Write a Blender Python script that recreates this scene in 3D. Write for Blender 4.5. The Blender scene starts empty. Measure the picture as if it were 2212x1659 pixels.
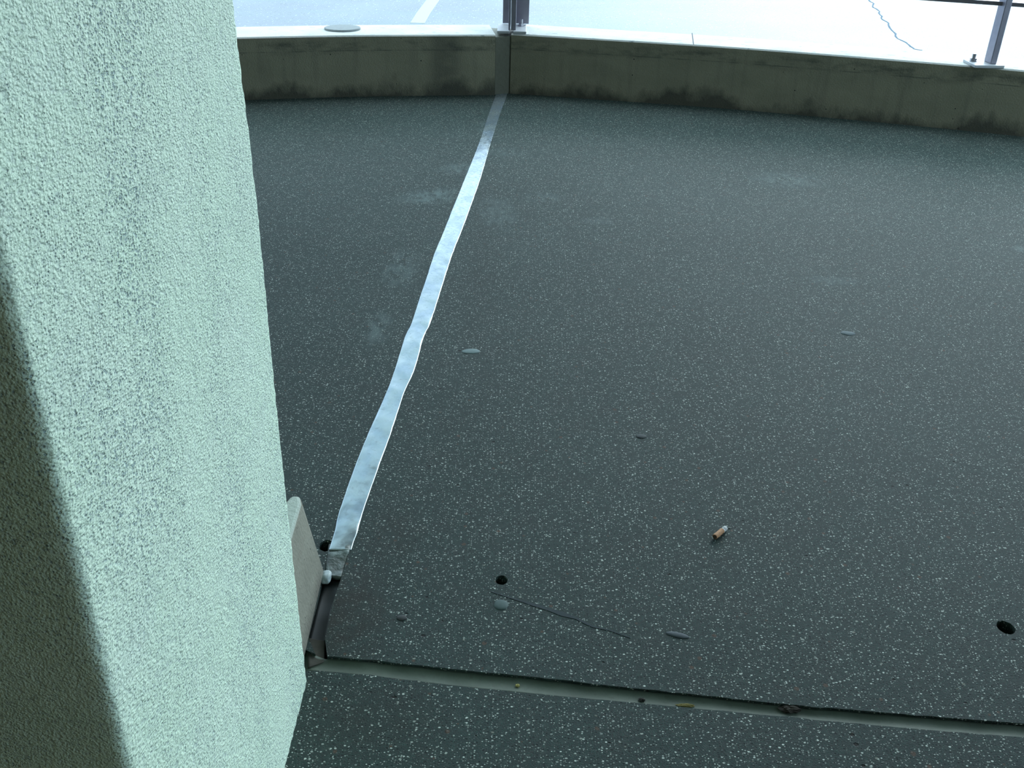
import bpy, bmesh, math, random
from mathutils import Vector, Matrix, noise
random.seed(7)
SC = bpy.context.scene
COL = SC.collection

# ------------------------------------------------------------------ camera
CAM_H = 1.2
PITCH, ROLL, FPX = math.radians(30), math.radians(1.6), 2150.0
FWD = Vector((0, math.cos(PITCH), -math.sin(PITCH)))
_R, _U = Vector((1, 0, 0)), Vector((0, math.sin(PITCH), math.cos(PITCH)))
RIGHT = _R * math.cos(ROLL) + _U * math.sin(ROLL)
UP = -_R * math.sin(ROLL) + _U * math.cos(ROLL)
cd = bpy.data.cameras.new('camera')
cam = bpy.data.objects.new('camera', cd)
COL.objects.link(cam)
cd.sensor_width = 36
cd.lens = 36 * FPX / 2212
cd.clip_start = 0.02
m = Matrix((RIGHT, UP, -FWD)).transposed().to_4x4()
m.translation = Vector((0, 0, CAM_H))
cam.matrix_world = m
SC.camera = cam

# ------------------------------------------------------------------ sky and exposure
SC.view_settings.view_transform = 'Standard'
SC.view_settings.look = 'None'
SC.view_settings.gamma = 1
SC.view_settings.exposure = 0.1
SC.cycles.max_bounces = 5
SC.cycles.diffuse_bounces = 3
SC.cycles.adaptive_threshold = 0.03
try: SC.view_settings.use_curve_mapping = False
except Exception: pass

w = bpy.data.worlds.new('sky'); SC.world = w; w.use_nodes = True
nt = w.node_tree; nt.nodes.clear()
def N(t, typ, **kw):
    n = t.nodes.new(typ)
    for k, v in kw.items(): setattr(n, k, v)
    return n
out = N(nt, 'ShaderNodeOutputWorld'); bg = N(nt, 'ShaderNodeBackground')
tc = N(nt, 'ShaderNodeTexCoord'); sep = N(nt, 'ShaderNodeSeparateXYZ')
nt.links.new(tc.outputs['Generated'], sep.inputs[0])
rmp = N(nt, 'ShaderNodeValToRGB'); nt.links.new(sep.outputs['Z'], rmp.inputs[0])
SKY = [(0.0, (0.78, 1.08, 1.25)), (0.20, (0.98, 1.40, 1.80)), (0.27, (1.85, 2.42, 2.95)), (0.40, (1.7, 2.22, 2.7)), (0.48, (0.74, 1.14, 1.32)), (0.75, (0.9, 1.30, 1.42)), (0.90, (2.5, 3.0, 3.4)), (1.0, (3.9, 4.5, 5.0))]
el = rmp.color_ramp.elements
el[0].position, el[0].color = SKY[0][0], (*[c/6 for c in SKY[0][1]], 1)
el[1].position, el[1].color = SKY[-1][0], (*[c/6 for c in SKY[-1][1]], 1)
for p, c in SKY[1:-1]:
    e = el.new(p); e.color = (*[x/6 for x in c], 1)
# brighter cloud ahead on the right, where the hidden sun is
dot = N(nt, 'ShaderNodeVectorMath', operation='DOT_PRODUCT')
az, elv = math.radians(24), math.radians(14)
dot.inputs[1].default_value = (math.sin(az)*math.cos(elv), math.cos(az)*math.cos(elv), math.sin(elv))
nrm = N(nt, 'ShaderNodeVectorMath', operation='NORMALIZE')
nt.links.new(tc.outputs['Generated'], nrm.inputs[0]); nt.links.new(nrm.outputs[0], dot.inputs[0])
mr = N(nt, 'ShaderNodeMapRange', interpolation_type='SMOOTHERSTEP')
nt.links.new(dot.outputs['Value'], mr.inputs['Value'])
mr.inputs['From Min'].default_value = 0.90; mr.inputs['From Max'].default_value = 1.0
mr.inputs['To Min'].default_value = 0.0; mr.inputs['To Max'].default_value = 6.0
ad = N(nt, 'ShaderNodeMix', data_type='RGBA', blend_type='ADD'); ad.clamp_result = False
ad.inputs['Factor'].default_value = 1.0
sc_ = N(nt, 'ShaderNodeVectorMath', operation='SCALE'); sc_.inputs[0].default_value = (0.15, 0.165, 0.17)
nt.links.new(mr.outputs['Result'], sc_.inputs['Scale'])
nt.links.new(rmp.outputs['Color'], ad.inputs['A']); nt.links.new(sc_.outputs[0], ad.inputs['B'])
nt.links.new(ad.outputs['Result'], bg.inputs['Color'])
SKY_STRENGTH = 7.3
bg.inputs['Strength'].default_value = SKY_STRENGTH
nt.links.new(bg.outputs[0], out.inputs[0])

# ------------------------------------------------------------------ helpers
def P(px, py, z=0.0):
    """point of the photograph back onto the level z (a surveyor's helper: real positions in metres)"""
    d = FWD + RIGHT * ((px - 1106) / FPX) - UP * ((py - 829.5) / FPX)
    t = (z - CAM_H) / d.z
    return Vector((d.x * t, d.y * t, z))

def obj(name, bm, mat, parent=None, smooth=False):
    me = bpy.data.meshes.new(name)
    bmesh.ops.recalc_face_normals(bm, faces=bm.faces)
    bm.to_mesh(me); bm.free()
    o = bpy.data.objects.new(name, me); COL.objects.link(o)
    if mat: me.materials.append(mat)
    if smooth: me.shade_smooth()
    if parent:
        o.parent = parent
        o.matrix_parent_inverse = Matrix.Translation(-parent.location)
    return o
def tag(o, label=None, cat=None, group=None, kind=None):
    if label: o['label'] = label
    if cat: o['category'] = cat
    if group: o['group'] = group
    if kind: o['kind'] = kind
    return o
def thing(name, loc, label, cat, group=None):
    o = bpy.data.objects.new(name, None); COL.objects.link(o); o.location = loc
    o.empty_display_size = .05
    return tag(o, label, cat, group)
def box(bm, c, s, rot=None):
    r = bmesh.ops.create_cube(bm, size=1)
    M = Matrix.Translation(Vector(c)) @ (rot.to_4x4() if rot else Matrix.Identity(4)) @ Matrix.Diagonal((*s, 1))
    bmesh.ops.transform(bm, matrix=M, verts=r['verts'])
    return r['verts']
def cyl(bm, c, r, h, seg=20, rot=None, r2=None):
    q = bmesh.ops.create_cone(bm, cap_ends=True, segments=seg, radius1=r, radius2=r if r2 is None else r2, depth=h)
    M = Matrix.Translation(Vector(c)) @ (rot.to_4x4() if rot else Matrix.Identity(4))
    bmesh.ops.transform(bm, matrix=M, verts=q['verts'])
    return q['verts']
def prism(bm, poly, z0, z1):
    a = [bm.verts.new((x, y, z0)) for x, y in poly]; b = [bm.verts.new((x, y, z1)) for x, y in poly]
    n = len(poly)
    bm.faces.new(a[::-1]); bm.faces.new(b)
    for i in range(n): bm.faces.new((a[i], a[(i+1) % n], b[(i+1) % n], b[i]))
def bevel(o, wd, seg=2):
    md = o.modifiers.new('bevel', 'BEVEL'); md.width = wd; md.segments = seg; md.limit_method = 'ANGLE'
    return o
def resample(pts, step):
    out_ = [Vector(pts[0])]
    for a, b in zip(pts[:-1], pts[1:]):
        a, b = Vector(a), Vector(b); n = max(1, int((b-a).length/step))
        out_ += [a.lerp(b, i/n) for i in range(1, n+1)]
    return out_
def catmull(pts, n=8):
    p = [Vector(q) for q in pts]; p = [p[0]*2-p[1]] + p + [p[-1]*2-p[-2]]; r = []
    for i in range(1, len(p)-2):
        for k in range(n):
            t = k/n
            r.append(0.5*((2*p[i])+(-p[i-1]+p[i+1])*t+(2*p[i-1]-5*p[i]+4*p[i+1]-p[i+2])*t*t+(-p[i-1]+3*p[i]-3*p[i+1]+p[i+2])*t**3))
    r.append(p[-2]); return r

# ------------------------------------------------------------------ materials
class Mat:
    def __init__(s, name, rough=.8, metal=0, spec=.5):
        s.m = bpy.data.materials.new(name); s.m.use_nodes = True; s.t = s.m.node_tree
        s.b = s.t.nodes['Principled BSDF']
        s.b.inputs['Roughness'].default_value = rough; s.b.inputs['Metallic'].default_value = metal
        s.b.inputs['Specular IOR Level'].default_value = spec
        s.tc = N(s.t, 'ShaderNodeTexCoord').outputs['Object']
        s.h = None
    def L(s, a, b): s.t.links.new(a, b)
    def setin(s, sock, v):
        if hasattr(v, 'is_linked'): s.L(v, sock)
        elif isinstance(v, (tuple, list)) and len(v) == 3 and sock.type == 'RGBA': sock.default_value = (*v, 1)
        else: sock.default_value = v
    def scaled(s, sc, off=(0, 0, 0)):
        n = N(s.t, 'ShaderNodeMapping'); s.L(s.tc, n.inputs['Vector'])
        n.inputs['Scale'].default_value = sc if isinstance(sc, (tuple, list)) else (sc,)*3
        n.inputs['Location'].default_value = off
        return n.outputs[0]
    def noise(s, sc, detail=3, off=(0, 0, 0), rough=.5):
        n = N(s.t, 'ShaderNodeTexNoise'); s.L(s.scaled(sc, off), n.inputs['Vector'])
        n.inputs['Scale'].default_value = 1; n.inputs['Detail'].default_value = detail; n.inputs['Roughness'].default_value = rough
        return n.outputs['Fac']
    def voro(s, sc, off=(0, 0, 0), rnd=1.0):
        n = N(s.t, 'ShaderNodeTexVoronoi'); s.L(s.scaled(sc, off), n.inputs['Vector'])
        n.inputs['Scale'].default_value = 1; n.inputs['Randomness'].default_value = rnd
        return n.outputs['Distance'], n.outputs['Color']
    def math(s, op, a, b=0.0, c=0.0, clamp=False):
        n = N(s.t, 'ShaderNodeMath', operation=op); n.use_clamp = clamp
        s.setin(n.inputs[0], a); s.setin(n.inputs[1], b)
        if op in ('MULTIPLY_ADD',): s.setin(n.inputs[2], c)
        return n.outputs[0]
    def rng(s, v, a, b, c=0.0, d=1.0, smooth=False):
        n = N(s.t, 'ShaderNodeMapRange'); n.clamp = True
        if smooth: n.interpolation_type = 'SMOOTHSTEP'
        s.setin(n.inputs['Value'], v)
        for k, x in zip(('From Min', 'From Max', 'To Min', 'To Max'), (a, b, c, d)): s.setin(n.inputs[k], x)
        return n.outputs[0]
    def mix(s, f, a, b, mode='MIX'):
        n = N(s.t, 'ShaderNodeMix', data_type='RGBA', blend_type=mode)
        s.setin(n.inputs['Factor'], f); s.setin(n.inputs['A'], a); s.setin(n.inputs['B'], b)
        return n.outputs['Result']
    def xyz(s):
        n = N(s.t, 'ShaderNodeSeparateXYZ'); s.L(s.tc, n.inputs[0]); return n.outputs
    def col(s, r):
        n = N(s.t, 'ShaderNodeSeparateColor'); s.L(r, n.inputs[0]); return n.outputs
    def near(s, x, y, rx, ry, ang=0.0):
        """1 inside an oval at x,y fading to 0 at its rim"""
        mp = N(s.t, 'ShaderNodeMapping', vector_type='TEXTURE'); s.L(s.tc, mp.inputs['Vector'])
        mp.inputs['Location'].default_value = (x, y, 0); mp.inputs['Rotation'].default_value = (0, 0, ang)
        mp.inputs['Scale'].default_value = (rx, ry, 10)
        ln = N(s.t, 'ShaderNodeVectorMath', operation='LENGTH'); s.L(mp.outputs[0], ln.inputs[0])
        return s.rng(ln.outputs['Value'], 1.0, 0.2, 0, 1, True)
    def bump(s, h, dist, strength=1.0):
        n = N(s.t, 'ShaderNodeBump'); n.inputs['Distance'].default_value = dist; n.inputs['Strength'].default_value = strength
        s.L(h, n.inputs['Height'])
        if s.h: s.L(s.h, n.inputs['Normal'])
        s.h = n.outputs[0]; s.L(s.h, s.b.inputs['Normal'])
    def base(s, v): s.setin(s.b.inputs['Base Color'], v)
    def rough(s, v): s.setin(s.b.inputs['Roughness'], v)

def plain(name, c, rough=.7, metal=0, var=.15, scale=60, bump=0.0):
    k = Mat(name, rough, metal); n = k.noise(scale, 4)
    k.base(k.mix(n, tuple(x*(1-var) for x in c), tuple(min(1, x*(1+var)) for x in c)))
    if bump: k.bump(n, bump)
    return k.m

def mat_floor():
    k = Mat('exposed_aggregate_floor', .72, spec=.24)
    big = k.noise(1.6, 4); mid = k.noise(14, 4); fine = k.noise(420, 2)
    c = k.mix(k.rng(big, .35, .65), (.036, .060, .055), (.045, .072, .067))
    c = k.mix(k.math('MULTIPLY', k.rng(mid, .45, .7), .4), c, (.050, .062, .058))
    c = k.mix(k.rng(fine, .35, .68), k.mix(1.0, c, (.60, .62, .63), 'MULTIPLY'), c)
    tint = k.noise((300, 300, 300), 2, (3, 9, 2)); patch = k.noise(90, 3, (8, 8, 1))
    c = k.mix(k.rng(tint, .52, .68), c, k.mix(1.0, c, (1.25, .98, .95), 'MULTIPLY'))
    c = k.mix(k.rng(tint, .48, .34), c, k.mix(1.0, c, (.82, 1.12, 1.0), 'MULTIPLY'))
    c = k.mix(k.rng(patch, .5, .7), c, k.mix(1.0, c, (1.5, 1.45, 1.4), 'MULTIPLY'))
    # paler and darker grains of aggregate
    hs = []
    for sc, th, off, c0, c1, am in ((205, .34, 0, (.22, .26, .23), (.70, .78, .70), .80), (340, .38, 3.7, (.17, .21, .19), (.56, .64, .56), .88), (105, .24, 9.1, (.16, .17, .13), (.50, .56, .50), .30)):
        d, cc = k.voro((sc*.72, sc, sc), (off, off*1.3, off*.7)); r = k.col(cc)
        rad = k.rng(r[0], 1-am, 1.0, 0.0, th)
        f = k.rng(k.math('SUBTRACT', rad, d), 0.0, .05)
        c = k.mix(f, c, k.mix(r[1], c0, c1)); hs.append(f)
    d, cc = k.voro(62, (5.1, 2.2, 1.4)); r = k.col(cc)
    c = k.mix(k.math('MULTIPLY', k.rng(k.math('SUBTRACT', k.rng(r[0], .86, 1, 0, .3), d), 0, .06), .8), c, (.10, .065, .045))
    d, cc = k.voro((190, 270, 270), (1.1, 8.2, 3.4)); r = k.col(cc)
    pit = k.rng(k.math('SUBTRACT', k.rng(r[0], .25, 1, 0, .40), d), 0, .06)
    c = k.mix(k.math('MULTIPLY', pit, .85), c, (.010, .018, .018))
    d, cc = k.voro((30, 44, 44), (4.1, 6.2, .4)); r = k.col(cc)
    pit2 = k.rng(k.math('SUBTRACT', k.rng(r[0], .72, 1, 0, .16), d), 0, .06)
    c = k.mix(pit2, c, (.012, .014, .012))
    # lime smears beside the tape, grime next to the pillar
    sm = k.noise((40, 18, 1), 5, (2, 1, 0))
    for x, y, rx, ry, an, a in ((-.30, 3.40, .17, .10, .5, .75), (-.22, 3.72, .13, .09, .4, .5), (-.07, 3.25, .09, .22, .1, .45), (.10, 3.42, .10, .07, 0, .3), (-.05, 3.95, .12, .08, 0, .25), (-.34, 2.75, .07, .20, 0, .45),
                                (-.36, 2.35, .05, .14, 0, .5), (.28, 3.2, .08, .05, 0, .3), (1.03, 3.7, .2, .14, 0, .35), (1.65, 3.05, .05, .04, 0, .5), (.95, 2.75, .12, .06, 0, .25), (-.14, 4.3, .06, .2, 0, .25)):
        c = k.mix(k.math('MULTIPLY', k.math('MULTIPLY', k.near(x, y, rx, ry, an), k.rng(sm, .38, .60)), a), c, (.16, .22, .215))
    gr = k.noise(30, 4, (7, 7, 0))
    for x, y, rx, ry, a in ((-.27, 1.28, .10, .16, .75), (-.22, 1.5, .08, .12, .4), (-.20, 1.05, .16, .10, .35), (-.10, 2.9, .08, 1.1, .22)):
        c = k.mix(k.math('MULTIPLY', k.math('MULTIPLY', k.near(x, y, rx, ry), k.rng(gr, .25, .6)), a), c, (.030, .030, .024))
    k.base(c)
    h = k.math('ADD', k.math('MULTIPLY', k.math('ADD', hs[0], hs[1]), .5), k.math('MULTIPLY', fine, .8))
    h = k.math('SUBTRACT', h, k.math('MULTIPLY', k.math('ADD', pit, pit2), 1.6))
    k.bump(h, .0007)
    k.rough(k.rng(fine, .3, .7, .62, .80))
    return k.m

def mat_stucco():
    k = Mat('pale_green_stucco', .7, spec=.35)
    a = k.noise((420, 250, 440), 2, rough=.5); b = k.noise((250, 150, 250), 2, (3, 3, 3)); g = k.noise(7, 3)
    d, _ = k.voro((400, 240, 400))
    h = k.math('ADD', k.math('MULTIPLY', a, 1.0), k.math('MULTIPLY', b, 1.3))
    h = k.math('ADD', h, k.math('MULTIPLY', k.rng(d, 0, .6), -.6))
    c = k.mix(k.rng(g, .3, .7), (.77, .97, .76), (.81, .985, .80))
    c = k.mix(k.math('MULTIPLY', k.rng(k.noise((6, 6, 14), 4, (9, 2, 0)), .5, .75), .25), c, (.70, .82, .74))
    c = k.mix(k.math('MULTIPLY', k.rng(b, .50, .30), .35), c, (.30, .40, .42))
    d2, c2_ = k.voro((400, 250, 380), (4, 4, 4)); r2 = k.col(c2_)
    band = k.rng(k.noise((6, 6, 2.2), 2, (1, 7, 0)), .35, .65, .45, 1.0)
    pit = k.rng(k.math('SUBTRACT', k.math('MULTIPLY', k.rng(r2[0], .2, 1, 0, .72), band), d2), 0, .22)
    c = k.mix(k.math('MULTIPLY', pit, .62), c, (.24, .38, .42))
    h = k.math('SUBTRACT', h, k.math('MULTIPLY', pit, .7))
    k.base(c); k.bump(h, .0015)
    return k.m

def mat_parapet():
    k = Mat('stained_concrete', .85)
    x, y, z = k.xyz()[0], k.xyz()[1], k.xyz()[2]
    g = k.noise((5, 5, 12), 5); f = k.noise(160, 3); streak = k.noise((26, 26, 2.5), 4)
    c = k.mix(k.rng(g, .3, .7), (.245, .24, .16), (.31, .295, .20))
    c = k.mix(k.math('MULTIPLY', k.rng(streak, .5, .72), .35), c, (.12, .12, .09))
    c = k.mix(k.math('MULTIPLY', k.rng(f, .35, .65), .25), c, (.30, .30, .25))
    # dark algae along the foot and below the rim, with ragged edges
    rag = k.noise((5, 5, 3), 6, (1, 5, 2), .65)
    foot = k.rng(k.math('SUBTRACT', k.math('MULTIPLY', k.rng(rag, .38, .72), .11), z), -.03, .03)
    c = k.mix(k.math('MULTIPLY', foot, .8), c, (.045, .048, .038))
    rim = k.math('MULTIPLY', k.rng(k.noise((7, 7, 22), 6, (3, 1, 4), .65), .46, .66), k.math('MULTIPLY', k.rng(z, .19, .22), k.rng(z, .268, .245)))
    c = k.mix(k.math('MULTIPLY', rim, .75), c, (.075, .08, .062))
    seam = k.math('MULTIPLY', k.rng(k.math('ABSOLUTE', k.math('SUBTRACT', z, .212)), .0035, .001), k.rng(k.noise(9, 2), .4, .55))
    c = k.mix(k.math('MULTIPLY', seam, .6), c, (.08, .085, .07))
    d, cc = k.voro(34, (2, 4, 6)); r = k.col(cc)
    hole = k.rng(k.math('SUBTRACT', k.rng(r[0], .62, 1, 0, .13), d), 0, .03)
    c = k.mix(hole, c, (.025, .026, .02))
    blot = k.near(-.36, 4.82, .11, .3)
    c = k.mix(k.math('MULTIPLY', k.math('MULTIPLY', blot, k.rng(g, .3, .5)), .55), c, (.085, .09, .07))
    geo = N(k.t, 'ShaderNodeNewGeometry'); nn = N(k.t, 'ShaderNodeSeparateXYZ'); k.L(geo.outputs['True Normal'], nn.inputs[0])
    top_lit = k.mix(k.rng(k.noise((7, 7, 7), 5), .35, .65), (.60, .64, .62), (.72, .74, .71))
    top_lit = k.mix(k.rng(k.noise((16, 60, 10), 4, (5, 5, 5)), .64, .70), top_lit, (.26, .33, .36))
    c = k.mix(k.rng(nn.outputs[2], .3, .8), c, top_lit)  # upward faces paler: sky light on the parapet top put into the colour
    k.base(c)
    k.bump(k.math('SUBTRACT', f, k.math('MULTIPLY', hole, 2)), .002)
    return k.m

def mat_ground():
    k = Mat('weathered_paving', .55, spec=.6)
    a = k.noise(1.3, 4); f = k.noise(180, 3); b = k.noise((.9, 3, 1), 4, (4, 4, 4))
    c = k.mix(k.rng(a, .35, .65), (.145, .172, .205), (.17, .203, .238))
    c = k.mix(k.math('MULTIPLY', k.rng(b, .45, .7), .4), c, (.14, .205, .205))
    c = k.mix(k.rng(f, .4, .65), c, k.mix(1, c, (1.25, 1.25, 1.25), 'MULTIPLY'))
    d, cc = k.voro(70); r = k.col(cc)
    c = k.mix(k.rng(k.math('SUBTRACT', k.rng(r[0], .7, 1, 0, .4), d), 0, .1), c, (.06, .09, .10))
    d, cc = k.voro(55, (3, 3, 3)); r = k.col(cc)
    c = k.mix(k.rng(k.math('SUBTRACT', k.rng(r[0], .6, 1, 0, .4), d), 0, .1), c, (.36, .42, .44))
    k.base(c); k.bump(f, .002)
    return k.m

def mat_tape():
    k = Mat('wrinkled_foil_tape', .20, metal=.6)
    a = k.noise((22, 12, 10), 3); b = k.noise((60, 14, 10), 4, (2, 2, 2)); s = k.noise((90, 90, 90), 3)
    c = k.mix(k.rng(a, .35, .65), (.30, .38, .44), (.39, .46, .47))
    c = k.mix(k.math('MULTIPLY', k.rng(s, .62, .75), .5), c, (.16, .20, .21))
    k.base(c); k.bump(k.math('ADD', a, k.math('MULTIPLY', b, .35)), .0011)
    k.rough(k.rng(s, .3, .7, .16, .30))
    return k.m

def mat_sealant():
    k = Mat('grey_green_sealant', .6, spec=.3)
    a = k.noise((14, 14, 14), 4); s = k.noise(120, 3)
    c = k.mix(k.rng(a, .3, .7), (.078, .104, .078), (.122, .155, .118))
    c = k.mix(k.math('MULTIPLY', k.rng(s, .58, .7), .35), c, (.07, .08, .06))
    k.base(c); k.bump(a, .003); return k.m
def mat_dirty():
    k = Mat('dirty_joint_filler', .5)
    a = k.noise((40, 40, 40), 4); s = k.noise(120, 3)
    c = k.mix(k.rng(a, .4, .65), (.09, .115, .10), (.20, .26, .24))
    c = k.mix(k.math('MULTIPLY', k.rng(s, .5, .7), .5), c, (.03, .03, .024))
    k.base(c); k.bump(a, .006); return k.m

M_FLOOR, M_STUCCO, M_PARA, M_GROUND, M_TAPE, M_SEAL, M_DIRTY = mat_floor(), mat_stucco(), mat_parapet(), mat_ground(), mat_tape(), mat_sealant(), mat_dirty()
M_CEIL = plain('painted_soffit', (.15, .14, .11), .9, scale=5)
M_BACK = plain('shaded_render_wall', (.21, .17, .10), .9, scale=5)
M_STEEL = plain('galvanised_steel', (.30, .29, .35), .42, .75, scale=40)
M_PLATE = plain('weathered_zinc', (.50, .52, .54), .55, .35, scale=30)
M_BOLT = plain('dull_bolt_steel', (.42, .42, .46), .35, .9)
M_CREAM = None

# ------------------------------------------------------------------ floor with its joints and holes
PL = [(-4.2, 3.95), (-2.6, 4.30), (-1.261, 4.648), (-.74, 4.770), (-.123, 4.868)]
PR = [(-.050, 4.905), (.17, 4.872), (.86, 4.755), (1.20, 4.680), (1.66, 4.560), (2.19, 4.405), (3.0, 4.13), (4.2, 3.62), (5.6, 2.85)]
PAR_H, PAR_T = .28, .26
def offset(pts, d):
    r = []
    for i, p in enumerate(pts):
        a = Vector(pts[max(0, i-1)]); b = Vector(pts[min(len(pts)-1, i+1)]); t = (b-a).normalized()
        r.append((p[0] - t.y*d, p[1] + t.x*d))
    return r
def floor_outline():
    front = offset(PL, .13)[:-1] + [(-.09, 5.01)] + offset(PR, .13)[1:]
    return front[::-1] + [(-4.2, -2.2), (5.6, -2.2)]
fb = bmesh.new(); prism(fb, floor_outline(), -.16, 0)
floor = obj('floor', fb, M_FLOOR); tag(floor, kind='structure')

g_up = [(700, 1419), (720, 1418), (866, 1433), (1000, 1447), (1100, 1457), (1200, 1467), (1300, 1479), (1500, 1500), (1703, 1522), (1960, 1543), (2212, 1564)]
g_lo = [(664, 1447), (782, 1457), (971, 1480), (1100, 1493), (1200, 1503), (1300, 1512), (1500, 1530), (1703, 1549), (1960, 1573), (2212, 1594)]
gu = [P(*q) for q in g_up]; gl = [P(*q) for q in g_lo]
gu = [(-.33, 1.192, 0)] + gu + [(2.2, gu[-1].y-.15, 0)]; gl = [(-.33, gl[0].y-.002, 0)] + gl + [(2.2, gl[-1].y-.15, 0)]
gu = [Vector(p) for p in gu]; gl = [Vector(p) for p in gl]
jl = [(706, 1188), (700, 1238), (664, 1374), (664, 1440)]; jr = [(757, 1188), (738, 1245), (716, 1312), (702, 1380), (700, 1425)]
jlp = [P(*q) for q in jl]; jrp = [P(*q) for q in jr]
jlp[0].y += .02; jrp[0].y += .02
cut = bmesh.new()
rnd = lambda pts: [(p.x, p.y + .0022*noise.noise(Vector((p.x*40, p.y*9, 0)))) for p in resample(pts, .012)]
prism(cut, rnd(gl) + rnd(gu)[::-1], -.030, .02)
def cutter(bm):
    me = bpy.data.meshes.new('tmp'); bmesh.ops.recalc_face_normals(bm, faces=bm.faces); bm.to_mesh(me); bm.free()
    me.materials.append(M_FLOOR)
    o = bpy.data.objects.new('tmp', me); COL.objects.link(o); return o
cutters = [cutter(cut)]
c2 = bmesh.new()
prism(c2, [(p.x, p.y) for p in jlp[:-1]] + [(-.30, 1.165), (-.285, 1.165)] + [(p.x, p.y) for p in jrp[::-1][1:]], -.026, .02)
cutters.append(cutter(c2))
def hole(x, y, r, sq=1.0, dep=.05):
    b = bmesh.new(); n = 22
    poly = [(x + r*math.cos(a)*(1+.10*noise.noise(Vector((a*2, x*9, 0)))), y + sq*r*math.sin(a)*(1+.12*noise.noise(Vector((a*2, y*9, 5))))) for a in [i*2*math.pi/n for i in range(n)]]
    prism(b, poly, -dep, .02); cutters.append(cutter(b))
hole(-.009, 1.373, .011, 1.15)
hole(.862, 1.287, .015, 1.1)
hole(-.338, 1.455, .014, 1.2)
for c in cutters:
    md = floor.modifiers.new('cut', 'BOOLEAN'); md.operation = 'DIFFERENCE'; md.solver = 'EXACT'; md.object = c
bpy.context.view_layer.update()
ev = floor.evaluated_get(bpy.context.evaluated_depsgraph_get())
me = bpy.data.meshes.new_from_object(ev)
floor.modifiers.clear(); floor.data = me
for c in cutters: bpy.data.objects.remove(c, do_unlink=True)

# sealant lying in the transverse joint
def strip(name, a, b, z, mat, sag=.0, thick=.02, nn=6, wob=.0):
    bm = bmesh.new(); n = 120; rows = []
    def at(pts, t):
        L = [0]
        for i in range(1, len(pts)): L.append(L[-1] + (pts[i]-pts[i-1]).length)
        d = t*L[-1]
        for i in range(1, len(pts)):
            if d <= L[i] + 1e-9: return pts[i-1].lerp(pts[i], (d-L[i-1])/(L[i]-L[i-1]+1e-9))
        return pts[-1].copy()
    for i in range(n+1):
        p, q = at(a, i/n), at(b, i/n); r = []
        for k in range(nn+1):
            s = k/nn; v = p.lerp(q, s)
            v.z = z - sag*math.sin(math.pi*s) + wob*noise.noise(v*22)
            r.append(bm.verts.new(v))
        rows.append(r)
    for i in range(n):
        for k in range(nn): bm.faces.new((rows[i][k], rows[i+1][k], rows[i+1][k+1], rows[i][k+1]))
    ext = bmesh.ops.extrude_face_region(bm, geom=bm.faces[:])
    for v in ext['geom']:
        if isinstance(v, bmesh.types.BMVert): v.co.z -= thick
    return obj(name, bm, mat, smooth=True)
def shrink(a, b, e):
    return [p + (Vector((0, e, 0))) for p in a], [q + Vector((0, -e, 0)) for q in b]
ja, jb = shrink(gl, gu, .0008)
s1 = strip('joint_sealant', ja, jb, -.0040, M_SEAL, sag=.0022, thick=.016, wob=.0008)
tag(s1, 'long grey-green sealant strip sunk in the floor groove across the foreground', 'sealant')

# dirty filler where the tape has ended
e_ = Vector((.0004, 0, 0))
def part_strip(a, b, z, mat, label, cat, name, **kw):
    return tag(strip(name, [p + e_ for p in a], [p - e_ for p in b], z, mat, **kw), label, cat)
part_strip(jlp[:2], jrp[:2], -.0012, M_DIRTY, 'lumpy grey-green filler in the open joint just below the silver tape end', 'filler', 'joint_filler', sag=-.001, thick=.01, wob=.005)
part_strip(jlp[1:3], jrp[1:4], -.012, plain('slot_shade_black', (.020, .026, .027), .45), 'blackish sunken strip standing in for the shaded slot of the joint beside the cream kerb', 'slot shade', 'joint_slot_shade', sag=.002, thick=.008, wob=.002)  # near-black colour stands in for the shade inside the deep open slot
part_strip(jlp[2:], jrp[3:], -.0035, plain('packed_dirt', (.048, .048, .036), .9, scale=90, var=.5), 'brownish dirt filling the corner where the joint meets the floor groove', 'dirt', 'packed_dirt', sag=.001, thick=.01, wob=.003)
# blob of pale mortar at the kerb's corner
bm = bmesh.new(); bmesh.ops.create_icosphere(bm, subdivisions=3, radius=1)
for v in bm.verts:
    n_ = noise.noise(v.co*1.6)
    v.co = Vector((v.co.x*.011, v.co.y*.016, v.co.z*.007))*(1+.35*n_)
c = P(703, 1243); bmesh.ops.translate(bm, verts=bm.verts, vec=(c.x+.002, c.y-.004, -.001))
tag(obj('mortar_blob', bm, plain('pale_mortar', (.34, .42, .42), .5), smooth=True), 'small pale mortar blob at the corner of the cream kerb', 'mortar')

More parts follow.
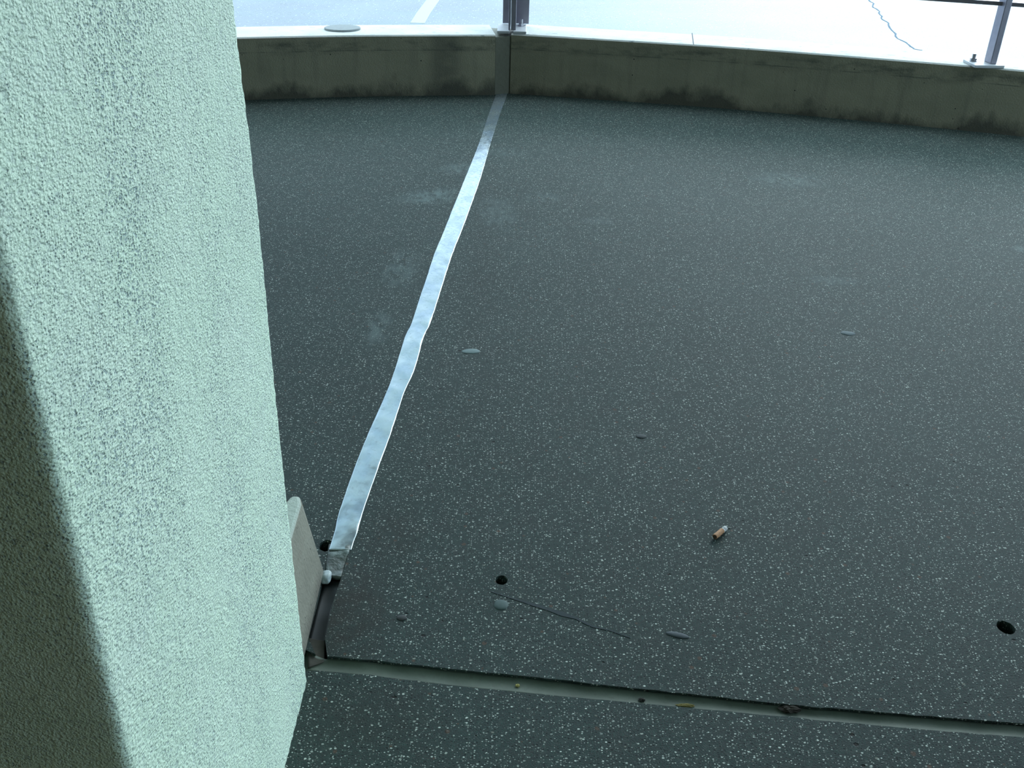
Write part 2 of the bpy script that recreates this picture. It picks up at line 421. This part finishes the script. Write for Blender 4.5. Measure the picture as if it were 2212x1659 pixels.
# ------------------------------------------------------------------ silver tape over the joint
tp = [(195, 1074, 1098), (215, 1067, 1092), (250, 1054, 1079), (310, 1034, 1060), (380, 1006, 1040), (449, 978, 1016), (500, 958, 997), (548, 938, 978), (600, 921, 961), (648, 905, 946), (700, 888, 929), (727, 875, 916), (800, 852, 895), (849, 826+8, 873), (932, 797, 846), (1015, 764, 816), (1098, 735, 787), (1150, 722, 772), (1189, 710, 758)]
def smoothed(pts): return catmull(pts, 10)
tl = smoothed([P(l, y) for y, l, r in tp]); tr = smoothed([P(r, y) for y, l, r in tp])
bm = bmesh.new(); rows = []; nn = 10
for i, (p, q) in enumerate(zip(tl, tr)):
    r = []
    for k in range(nn+1):
        s = k/nn; v = p.lerp(q, s)
        e = 1 if 0 < k < nn else 0
        v.x += .0011*noise.noise(Vector((v.y*35, s*2, 1)))*(1 if k in (0, nn) else .2)
        wr = noise.noise(Vector((v.x*26 + v.y*6, v.y*13, 0)))*.0022 + noise.noise(Vector((v.x*60, v.y*40, 3)))*.0007
        v.z = .0010 + e*(.0009*math.sin(math.pi*s) + max(-.001, wr)*.6)
        r.append(bm.verts.new(v))
    rows.append(r)
for i in range(len(rows)-1):
    for k in range(nn): bm.faces.new((rows[i][k], rows[i+1][k], rows[i+1][k+1], rows[i][k+1]))
bmesh.ops.subdivide_edges(bm, edges=bm.edges[:], cuts=1, use_grid_fill=True, smooth=0)
ext = bmesh.ops.extrude_face_region(bm, geom=bm.faces[:])
for v in ext['geom']:
    if isinstance(v, bmesh.types.BMVert): v.co.z = .0002
tape = obj('silver_tape', bm, M_TAPE, smooth=True)
tag(tape, 'long wrinkled silver tape stuck on the floor from parapet joint to kerb', 'tape')

# ------------------------------------------------------------------ stucco pillar
PX1, PX0, PY0, PY1 = -.311, -.80, .555, 1.128
def pillar():
    bm = bmesh.new(); r = .009; st = .0055
    loop = []
    cor = [((PX1-r, PY0+r), -90), ((PX1-r, PY1-r), 0), ((PX0+r, PY1-r), 90), ((PX0+r, PY0+r), 180)]
    for i, ((cx, cy), a0) in enumerate(cor):
        for k in range(5):
            a = math.radians(a0 + k*22.5); loop.append((cx + r*math.cos(a), cy + r*math.sin(a), math.cos(a), math.sin(a)))
        nx = cor[(i+1) % 4]
        a1 = math.radians(nx[1]); e = (nx[0][0] + r*math.cos(a1), nx[0][1] + r*math.sin(a1))
        p0 = loop[-1]; L = math.hypot(e[0]-p0[0], e[1]-p0[1]); n = int(L/(st if i == 0 else .012 if i == 3 else .05))
        for k in range(1, n):
            t = k/n; loop.append((p0[0]+(e[0]-p0[0])*t, p0[1]+(e[1]-p0[1])*t, p0[2], p0[3]))
    zs = []
    z = 0
    while z < 1.15: zs.append(z); z += .0065
    zs += [1.2, 1.5, 2.0, 2.7]
    rows = []
    for z in zs:
        row = []
        for x, y, nx_, ny_ in loop:
            v = Vector((x*110, y*110, z*90)); d = .0011*noise.noise(v) + .0007*noise.noise(v*2.3)
            # the far arris bellies out very slightly half way up, as hand-floated render does
            b = .004*math.exp(-((z-.80)/.22)**2)*max(0, (y-.9)/.23) if nx_ > .3 else 0
            row.append(bm.verts.new((x + nx_*(d+b), y + ny_*d, z)))
        rows.append(row)
    n = len(loop)
    for i in range(len(rows)-1):
        for k in range(n): bm.faces.new((rows[i][k], rows[i][(k+1) % n], rows[i+1][(k+1) % n], rows[i+1][k]))
    bm.faces.new(rows[-1])
    return bm
tag(obj('stucco_pillar', pillar(), M_STUCCO, smooth=True), 'large pale mint pillar with rough stucco filling the left of the view', 'pillar')

# ------------------------------------------------------------------ cream kerb end behind the pillar
k = Mat('cream_concrete', .8); z_ = k.xyz()[2]
a = k.noise(12, 4); d, cc = k.voro(70); r = k.col(cc)
c = k.mix(k.rng(a, .3, .7), (.205, .205, .160), (.275, .275, .215))
c = k.mix(k.rng(k.math('SUBTRACT', k.rng(r[0], .6, 1, 0, .2), d), 0, .04), c, (.06, .06, .05))
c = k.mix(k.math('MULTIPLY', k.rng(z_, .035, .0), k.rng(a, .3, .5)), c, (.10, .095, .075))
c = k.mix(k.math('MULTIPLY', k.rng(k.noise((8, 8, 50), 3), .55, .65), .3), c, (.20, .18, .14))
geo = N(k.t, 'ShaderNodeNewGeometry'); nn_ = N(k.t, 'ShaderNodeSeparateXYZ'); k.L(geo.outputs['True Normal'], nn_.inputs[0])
c = k.mix(k.rng(nn_.outputs[2], .5, .9), c, (.52, .60, .53))  # brightness of the kerb's top face painted in on upward normals
k.base(c); k.bump(k.noise(150, 3), .0015)
bm = bmesh.new()
lo = [(-.425, 1.137), (-.322, 1.137), (-.3285, 1.378), (-.345, 1.40), (-.40, 1.41), (-.425, 1.395)]
hi = [(-.388, 1.137), (-.353, 1.137), (-.359, 1.383), (-.366, 1.408), (-.381, 1.408), (-.388, 1.385)]
a_ = [bm.verts.new((x, y, 0)) for x, y in lo]; b_ = [bm.verts.new((x, y, .150)) for x, y in hi]
bm.faces.new(a_[::-1]); bm.faces.new(b_)
for i in range(6): bm.faces.new((a_[i], a_[(i+1) % 6], b_[(i+1) % 6], b_[i]))
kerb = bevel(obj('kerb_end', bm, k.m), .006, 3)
tag(kerb, 'cream concrete kerb end with sloping side peeping out behind the pillar', 'kerb')

# ------------------------------------------------------------------ parapets
def parapet(name, pts, label):
    bm = bmesh.new()
    f = catmull([(x, y, 0) for x, y in pts], 6); f = [(v.x, v.y) for v in f]; b = offset(f, PAR_T)
    rows = []
    ch = .006
    for (fx, fy), (bx, by) in zip(f, b):
        t = Vector((bx-fx, by-fy, 0)).normalized()
        pr = [(0, -.12), (0, .0), (0, .1), (0, .2), (0, PAR_H-ch), (ch, PAR_H), (PAR_T-.01, PAR_H), (PAR_T, PAR_H-.01), (PAR_T, -.12)]
        rows.append([bm.verts.new((fx+t.x*s, fy+t.y*s, z + (.0012*noise.noise(Vector((fx*14, z*9, 0))) if .15 < z < .25 else 0))) for s, z in pr])
    n = len(rows[0])
    for i in range(len(rows)-1):
        for q in range(n): bm.faces.new((rows[i][q], rows[i+1][q], rows[i+1][(q+1) % n], rows[i][(q+1) % n]))
    bm.faces.new(rows[0]); bm.faces.new(rows[-1][::-1])
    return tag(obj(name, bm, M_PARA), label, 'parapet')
def flat_line_(name, a, b, par):
    bm = bmesh.new(); c = (a+b)/2; d = b-a
    box(bm, (c.x, c.y, PAR_H-.00025), (.005, d.length, .0006), Matrix.Rotation(math.atan2(d.y, d.x)-math.pi/2, 3, 'Z'))
    return obj(name, bm, plain('hairline', (.10, .11, .13), .9), par)
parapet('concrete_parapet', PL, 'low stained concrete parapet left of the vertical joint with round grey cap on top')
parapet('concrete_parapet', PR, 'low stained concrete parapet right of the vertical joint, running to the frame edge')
bm = bmesh.new(); prism(bm, [(-.1222, 4.877), (-.0508, 4.9108), (-.024, 5.10), (-.157, 5.10)], -.02, PAR_H-.012)
tag(obj('vertical_joint_strip', bm, plain('dark_joint_rubber', (.13, .135, .095), .6, bump=.002)), 'dark vertical joint strip between the two concrete parapets under the double post', 'joint strip')

pr = bpy.data.objects['concrete_parapet.001']
ja_, jb_ = P(1495, 71, PAR_H), P(1498, 96, PAR_H)
o_ = flat_line_('hairline_crack', ja_, jb_, pr)
# round cap on the left parapet's top
bm = bmesh.new(); c = P(738, 66, PAR_H)
cyl(bm, (0, 0, 0), .085, .010, 48)
for v in bm.verts: v.co.y *= .82; v.co.x *= 1+.03*noise.noise(v.co*20)
bmesh.ops.rotate(bm, verts=bm.verts, matrix=Matrix.Rotation(.2, 3, 'Z'))
bmesh.ops.translate(bm, verts=bm.verts, vec=(c.x, c.y+.03, PAR_H+.0045))
tag(bevel(obj('round_cap', bm, plain('grey_cap', (.27, .31, .32), .8)), .003), 'flat oval grey cap lying on the left parapet top', 'cap')

# ------------------------------------------------------------------ railings
def bar(bm, a, b, wdt, dpt, side):
    a, b = Vector(a), Vector(b); t = (b-a).normalized(); s = Vector(side).normalized(); n = t.cross(s)
    vs = [[bm.verts.new(p + s*(i*wdt/2) + n*(j*dpt/2)) for i, j in ((-1, -1), (1, -1), (1, 1), (-1, 1))] for p in (a, b)]
    bm.faces.new(vs[0]); bm.faces.new(vs[1][::-1])
    for i in range(4): bm.faces.new((vs[0][i], vs[0][(i+1) % 4], vs[1][(i+1) % 4], vs[1][i]))
TOP = 1.02
def bolt(parent_plate, x, y, z):
    bm = bmesh.new()
    cyl(bm, (x, y, z+.007), .014, .012, 6); cyl(bm, (x, y, z+.016), .008, .032, 14); cyl(bm, (x, y, z+.0010), .018, .0020, 20)
    return obj('bolt', bm, M_BOLT, parent_plate)
def tube_post(root, x, y, ang, pw=.028, pd=.060):
    R = Matrix.Rotation(ang, 3, 'Z')
    bm = bmesh.new(); box(bm, (x, y, (PAR_H+.012+TOP)/2), (pw, pd, TOP-PAR_H-.012), R)
    bevel(obj('post', bm, M_STEEL, root), .003)
    bm = bmesh.new(); c = Vector((x, y, 0)) + R @ Vector((-.028, .0, 0)); box(bm, (c.x, c.y, PAR_H+.0063), (.13, .12, .012), R)
    pl = bevel(obj('base_plate', bm, M_PLATE, root), .002)
    c = Vector((x, y, 0)) + R @ Vector((-.066, .025, 0)); bolt(pl, c.x, c.y, PAR_H+.012)
    return R

# right-hand railing: joint half-post, tube posts and thin rails following the curve
right = thing('metal_railing', (.0, 5.0, PAR_H), 'dark steel railing with thin rails standing on the right parapet', 'railing')
PRs = [(v.x, v.y) for v in catmull([(x, y, 0) for x, y in PR], 6)]
def on_r(s_x, inset):
    o_ = offset(PRs, inset)
    for (x0, y0), (x1, y1) in zip(o_[:-1], o_[1:]):
        if x0 <= s_x <= x1: return Vector((s_x, y0 + (y1-y0)*(s_x-x0)/(x1-x0), 0)), math.atan2(y1-y0, x1-x0)
posts = []
for x, inset in ((2.045, .045), (4.1, .045)):
    p, an = on_r(x, inset); tube_post(right, p.x+.004, p.y, an + .36); posts.append(p)
# half post at the joint: front fin and the flange standing behind it
bm = bmesh.new(); box(bm, (-.0405, 5.012, (PAR_H+.012+TOP)/2), (.024, .165, TOP-PAR_H-.012))
bevel(obj('post', bm, M_STEEL, right), .002)
bm = bmesh.new(); box(bm, (-.001, 5.105, (PAR_H+.012+TOP)/2), (.068, .012, TOP-PAR_H-.012))
bevel(obj('post_flange', bm, M_STEEL, right), .002)
bm = bmesh.new(); box(bm, (-.010, 4.995, PAR_H+.0063), (.062, .185, .012))
pl = bevel(obj('base_plate', bm, M_PLATE, right), .002); bolt(pl, -.004, 5.04, PAR_H+.012)
RAILS = (.535, .70, .86)
pathR = [on_r(x, .045)[0] for x in [-.03 + i*.15 for i in range(37)] if on_r(x, .045)]
for z in RAILS:
    bm = bmesh.new()
    for a, b in zip(pathR[:-1], pathR[1:]):
        a2, b2 = a.copy(), b.copy(); a2.z = b2.z = z
        ex = (b2-a2).normalized()*.003
        bar(bm, a2-ex, b2+ex, .016, .012, (0, 0, 1))
    obj('rail', bm, M_STEEL, right)
bm = bmesh.new()
for a, b in zip(pathR[:-1], pathR[1:]):
    a2, b2 = a.copy(), b.copy(); a2.z = b2.z = TOP+.015
    bar(bm, a2, b2, .03, .05, (0, 0, 1))
obj('handrail', bm, M_STEEL, right)
# left-hand railing
left = thing('metal_railing', (-.09, 5.0, PAR_H), 'dark steel end post of the railing left of the parapet joint', 'railing')
bm = bmesh.new(); box(bm, (-.0600, 5.012, (PAR_H+.012+TOP)/2), (.009, .165, TOP-PAR_H-.012)); bevel(obj('post', bm, M_STEEL, left), .002)
bm = bmesh.new(); box(bm, (-.080, 5.105, (PAR_H+.012+TOP)/2), (.030, .012, TOP-PAR_H-.012)); bevel(obj('post_flange', bm, M_STEEL, left), .002)
bm = bmesh.new(); box(bm, (-.088, 4.995, PAR_H+.0063), (.058, .185, .012))
pl = bevel(obj('base_plate', bm, M_PLATE, left), .002)
LL = offset([(v.x, v.y) for v in catmull([(x, y, 0) for x, y in PL], 6)], .05)
for z in (.70, .86, TOP+.015):
    bm = bmesh.new()
    for (x0, y0), (x1, y1) in zip(LL[:-1], LL[1:]): bar(bm, (x0, y0, z), (x1, y1, z), .012 if z < 1 else .03, .014 if z < 1 else .05, (0, 0, 1))
    (x0, y0) = LL[-1]; bar(bm, (x0, y0, z), (-.075, y0+.010, z), .012 if z < 1 else .03, .014 if z < 1 else .05, (0, 0, 1))
    obj('rail' if z < 1 else 'handrail', bm, M_STEEL, left)

# ------------------------------------------------------------------ ground outside
GZ = -.10
bm = bmesh.new(); prism(bm, [(p[0], p[1]) for p in offset(PL, PAR_T-.02)[:-1]] + [(-.09, 5.12)] + [(p[0], p[1]) for p in offset(PR, PAR_T-.02)[1:]] + [(30, 2.0), (30, 60), (-30, 60), (-30, 3)], GZ-.2, GZ)
ground = obj('ground', bm, M_GROUND); tag(ground, kind='structure')
def flat_line(name, pts, wd, z, mat, parent=None, jag=0, th=.0015, taper=False):
    pts = [Vector(p) for p in pts]; L = resample(pts, .012 if jag and jag < .01 else .04); bm = bmesh.new(); A = []; B = []
    for i, p in enumerate(L):
        t = (L[min(i+1, len(L)-1)] - L[max(0, i-1)]).normalized(); n_ = Vector((-t.y, t.x, 0))
        w_ = wd(i/(len(L)-1)) if callable(wd) else wd
        j = n_*(noise.noise(Vector((i*.23, 3, 7)))*jag*1.6 + noise.noise(Vector((i*.61, 1, 0)))*jag*.45)
        w_ *= 1+.6*noise.noise(Vector((i*.5, 8, 8))) if jag else 1
        A.append((p.x+j.x+n_.x*w_/2, p.y+j.y+n_.y*w_/2)); B.append((p.x+j.x-n_.x*w_/2, p.y+j.y-n_.y*w_/2))
    va = [bm.verts.new((x, y, z+th)) for x, y in A]; vb = [bm.verts.new((x, y, z+th)) for x, y in B]
    for i in range(len(va)-1): bm.faces.new((va[i], va[i+1], vb[i+1], vb[i]))
    ext = bmesh.ops.extrude_face_region(bm, geom=bm.faces[:])
    for v in ext['geom']:
        if isinstance(v, bmesh.types.BMVert): v.co.z = z-.002
    return obj(name, bm, mat, parent)
crk = [P(*q, GZ) for q in ((1865, -30), (1880, 4), (1896, 24), (1908, 40), (1925, 63), (1936, 78), (1955, 92), (1975, 106), (1992, 109))]
flat_line('crack', crk, .011, GZ, plain('crack_dirt', (.05, .10, .15), .9), ground, jag=.019)
flat_line('painted_line', [P(*q, GZ) for q in ((945, -20), (934, 2), (915, 28), (902, 50))], .10, GZ, plain('white_paint', (.33, .42, .42), .6, var=.1, scale=90), ground)
tag(ground.children[0], kind=None)

# ------------------------------------------------------------------ ceiling and rear wall of the walkway (outside the frame, shading it)
bm = bmesh.new(); prism(bm, [(-4.2, -2.2), (5.5, -2.2), (5.5, 1.2), (3.2, 2.6), (2.6, 4.3), (1.6, 4.65), (-.1, 4.98), (-4.2, 4.15)], 2.7, 2.9)
tag(obj('ceiling', bm, M_CEIL), kind='structure')
bm = bmesh.new(); box(bm, (.65, -2.15, 1.35), (9.7, .1, 2.7)); tag(obj('wall_rear', bm, M_BACK), kind='structure')
bm = bmesh.new(); box(bm, (-4.15, 1.0, 1.35), (.1, 6.2, 2.7)); tag(obj('wall_left', bm, M_BACK), kind='structure')

# ------------------------------------------------------------------ cigarette end
def tube(bm, a, b, r, seg=20, rings=6, flat=1.0, crumple=0.0):
    a, b = Vector(a), Vector(b); t = (b-a).normalized(); s = Vector((-t.y, t.x, 0)); u = t.cross(s)
    rows = []
    for i in range(rings+1):
        p = a.lerp(b, i/rings)
        rows.append([bm.verts.new(p + (s*math.cos(q) + u*math.sin(q)*flat)*r*(1+crumple*noise.noise(Vector((i*.7, q, a.x*50))))) for q in [j*2*math.pi/seg for j in range(seg)]])
    for i in range(rings):
        for j in range(seg): bm.faces.new((rows[i][j], rows[i][(j+1) % seg], rows[i+1][(j+1) % seg], rows[i+1][j]))
    bm.faces.new(rows[0]); bm.faces.new(rows[-1][::-1])
A, B = P(1544, 1160, .005), P(1567, 1141, .005)
dd = (B-A).normalized(); A.z = B.z = .0055; LEN = (B-A).length
butt = thing('cigarette_butt', (A.x, A.y, 0), 'orange and white cigarette butt lying on the grey floor', 'cigarette butt')
kf = Mat('cork_paper', .7); q = kf.noise(900, 2); kf.base(kf.mix(kf.rng(q, .4, .65), (.52, .25, .12), (.66, .38, .20)))
bm = bmesh.new(); tube(bm, A, A + dd*LEN*.70, .0052, crumple=.10); obj('filter', bm, kf.m, butt, smooth=False)
bm = bmesh.new(); tube(bm, A + dd*LEN*.70, A + dd*LEN*1.02, .0049, crumple=.28); obj('paper_end', bm, plain('white_paper', (.82, .86, .82), .8, scale=600, var=.3), butt)
bm = bmesh.new(); tube(bm, A - dd*.0012, A + dd*.001, .0040); obj('burnt_tip', bm, plain('burnt_rim', (.10, .06, .04), .9), butt)

# ------------------------------------------------------------------ pebbles set in the floor and scattered bits
def pebble(px, py, rx, ry, ang, colr, label, h=.0022, name='pebble', cat='pebble'):
    c = P(px, py); bm = bmesh.new(); bmesh.ops.create_icosphere(bm, subdivisions=3, radius=1)
    for v in bm.verts:
        n_ = 1+.16*noise.noise(v.co*1.3 + Vector((px*.1, 0, 0)))
        v.co = Vector((v.co.x*rx*n_, v.co.y*ry*n_, v.co.z*h))
    bmesh.ops.rotate(bm, verts=bm.verts, matrix=Matrix.Rotation(ang, 3, 'Z'))
    bmesh.ops.translate(bm, verts=bm.verts, vec=(c.x, c.y, 0))
    return tag(obj(name, bm, plain(name + '_stone', colr, .75, scale=200, var=.2), smooth=True), label, cat)
pebble(1017, 759, .023, .0135, .1, (.20, .28, .28), 'pale oval pebble set in the floor right of the silver tape')
pebble(1832, 720, .020, .0125, 0, (.125, .17, .18), 'bluish oval pebble flush with the floor in the right half')
pebble(1082, 1307, .0125, .0135, 0, (.07, .115, .11), 'round grey-blue pebble just below the small drilled hole')
pebble(1463, 1372, .019, .0070, -.25, (.060, .080, .090), 'dark elongated pebble low down between the hole and the groove')
pebble(1385, 943, .012, .009, 0, (.045, .06, .06), 'dark flat pebble in the middle of the floor')
pebble(868, 1335, .009, .007, 0, (.035, .042, .042), 'small dark pebble on the stained floor near the pillar foot')
# thin dark smear of old sealant
flat_line('sealant_smear', [P(*q) for q in ((1060, 1278), (1100, 1290), (1150, 1306), (1200, 1322), (1245, 1336), (1280, 1354), (1320, 1362), (1362, 1378))],
          lambda t: .002+.006*math.sin(math.pi*min(1, t*1.15))**1.5*(0.5+t), 0, plain('old_sealant', (.034, .050, .056), .85), None, jag=.0016, th=.0006)
tag(bpy.data.objects['sealant_smear'], 'thin dark curving sealant smear on the floor above the groove', 'smear')
# bits lying in the groove
def clod(name, px, py, s, colr, label, cat, z=-.005):
    c = P(px, py, z); bm = bmesh.new(); bmesh.ops.create_icosphere(bm, subdivisions=3, radius=1)
    for v in bm.verts:
        n_ = 1+.5*noise.noise(v.co*2.2 + Vector((px, 0, 0)))
        v.co = Vector((v.co.x*s[0]*n_, v.co.y*s[1]*n_, v.co.z*s[2]*n_))
    bmesh.ops.translate(bm, verts=bm.verts, vec=c)
    return tag(obj(name, bm, plain(name + '_matter', colr, .95, scale=300, var=.5)), label, cat)
clod('dirt_clod', 1708, 1532, (.016, .008, .005), (.035, .030, .022), 'dark brown dirt clod stuck in the floor groove', 'dirt')
clod('dirt_speck', 1386, 1512, (.005, .004, .003), (.03, .03, .025), 'tiny dark speck of dirt on the groove sealant', 'dirt')
clod('leaf_scrap', 1481, 1524, (.013, .0035, .002), (.20, .17, .05), 'yellowish leaf scrap at the lower edge of the groove', 'leaf')
clod('leaf_crumb', 1118, 1481, (.0035, .003, .002), (.40, .36, .12), 'tiny yellow leaf crumb on the left part of the groove', 'leaf')
clod('stone_chip', 1562, 1139, (.0022, .0014, .0012), (.4, .42, .4), 'tiny white stone chip beside the cigarette butt', 'stone', z=.001)
bpy.data.objects['stone_chip'].location.x += .012
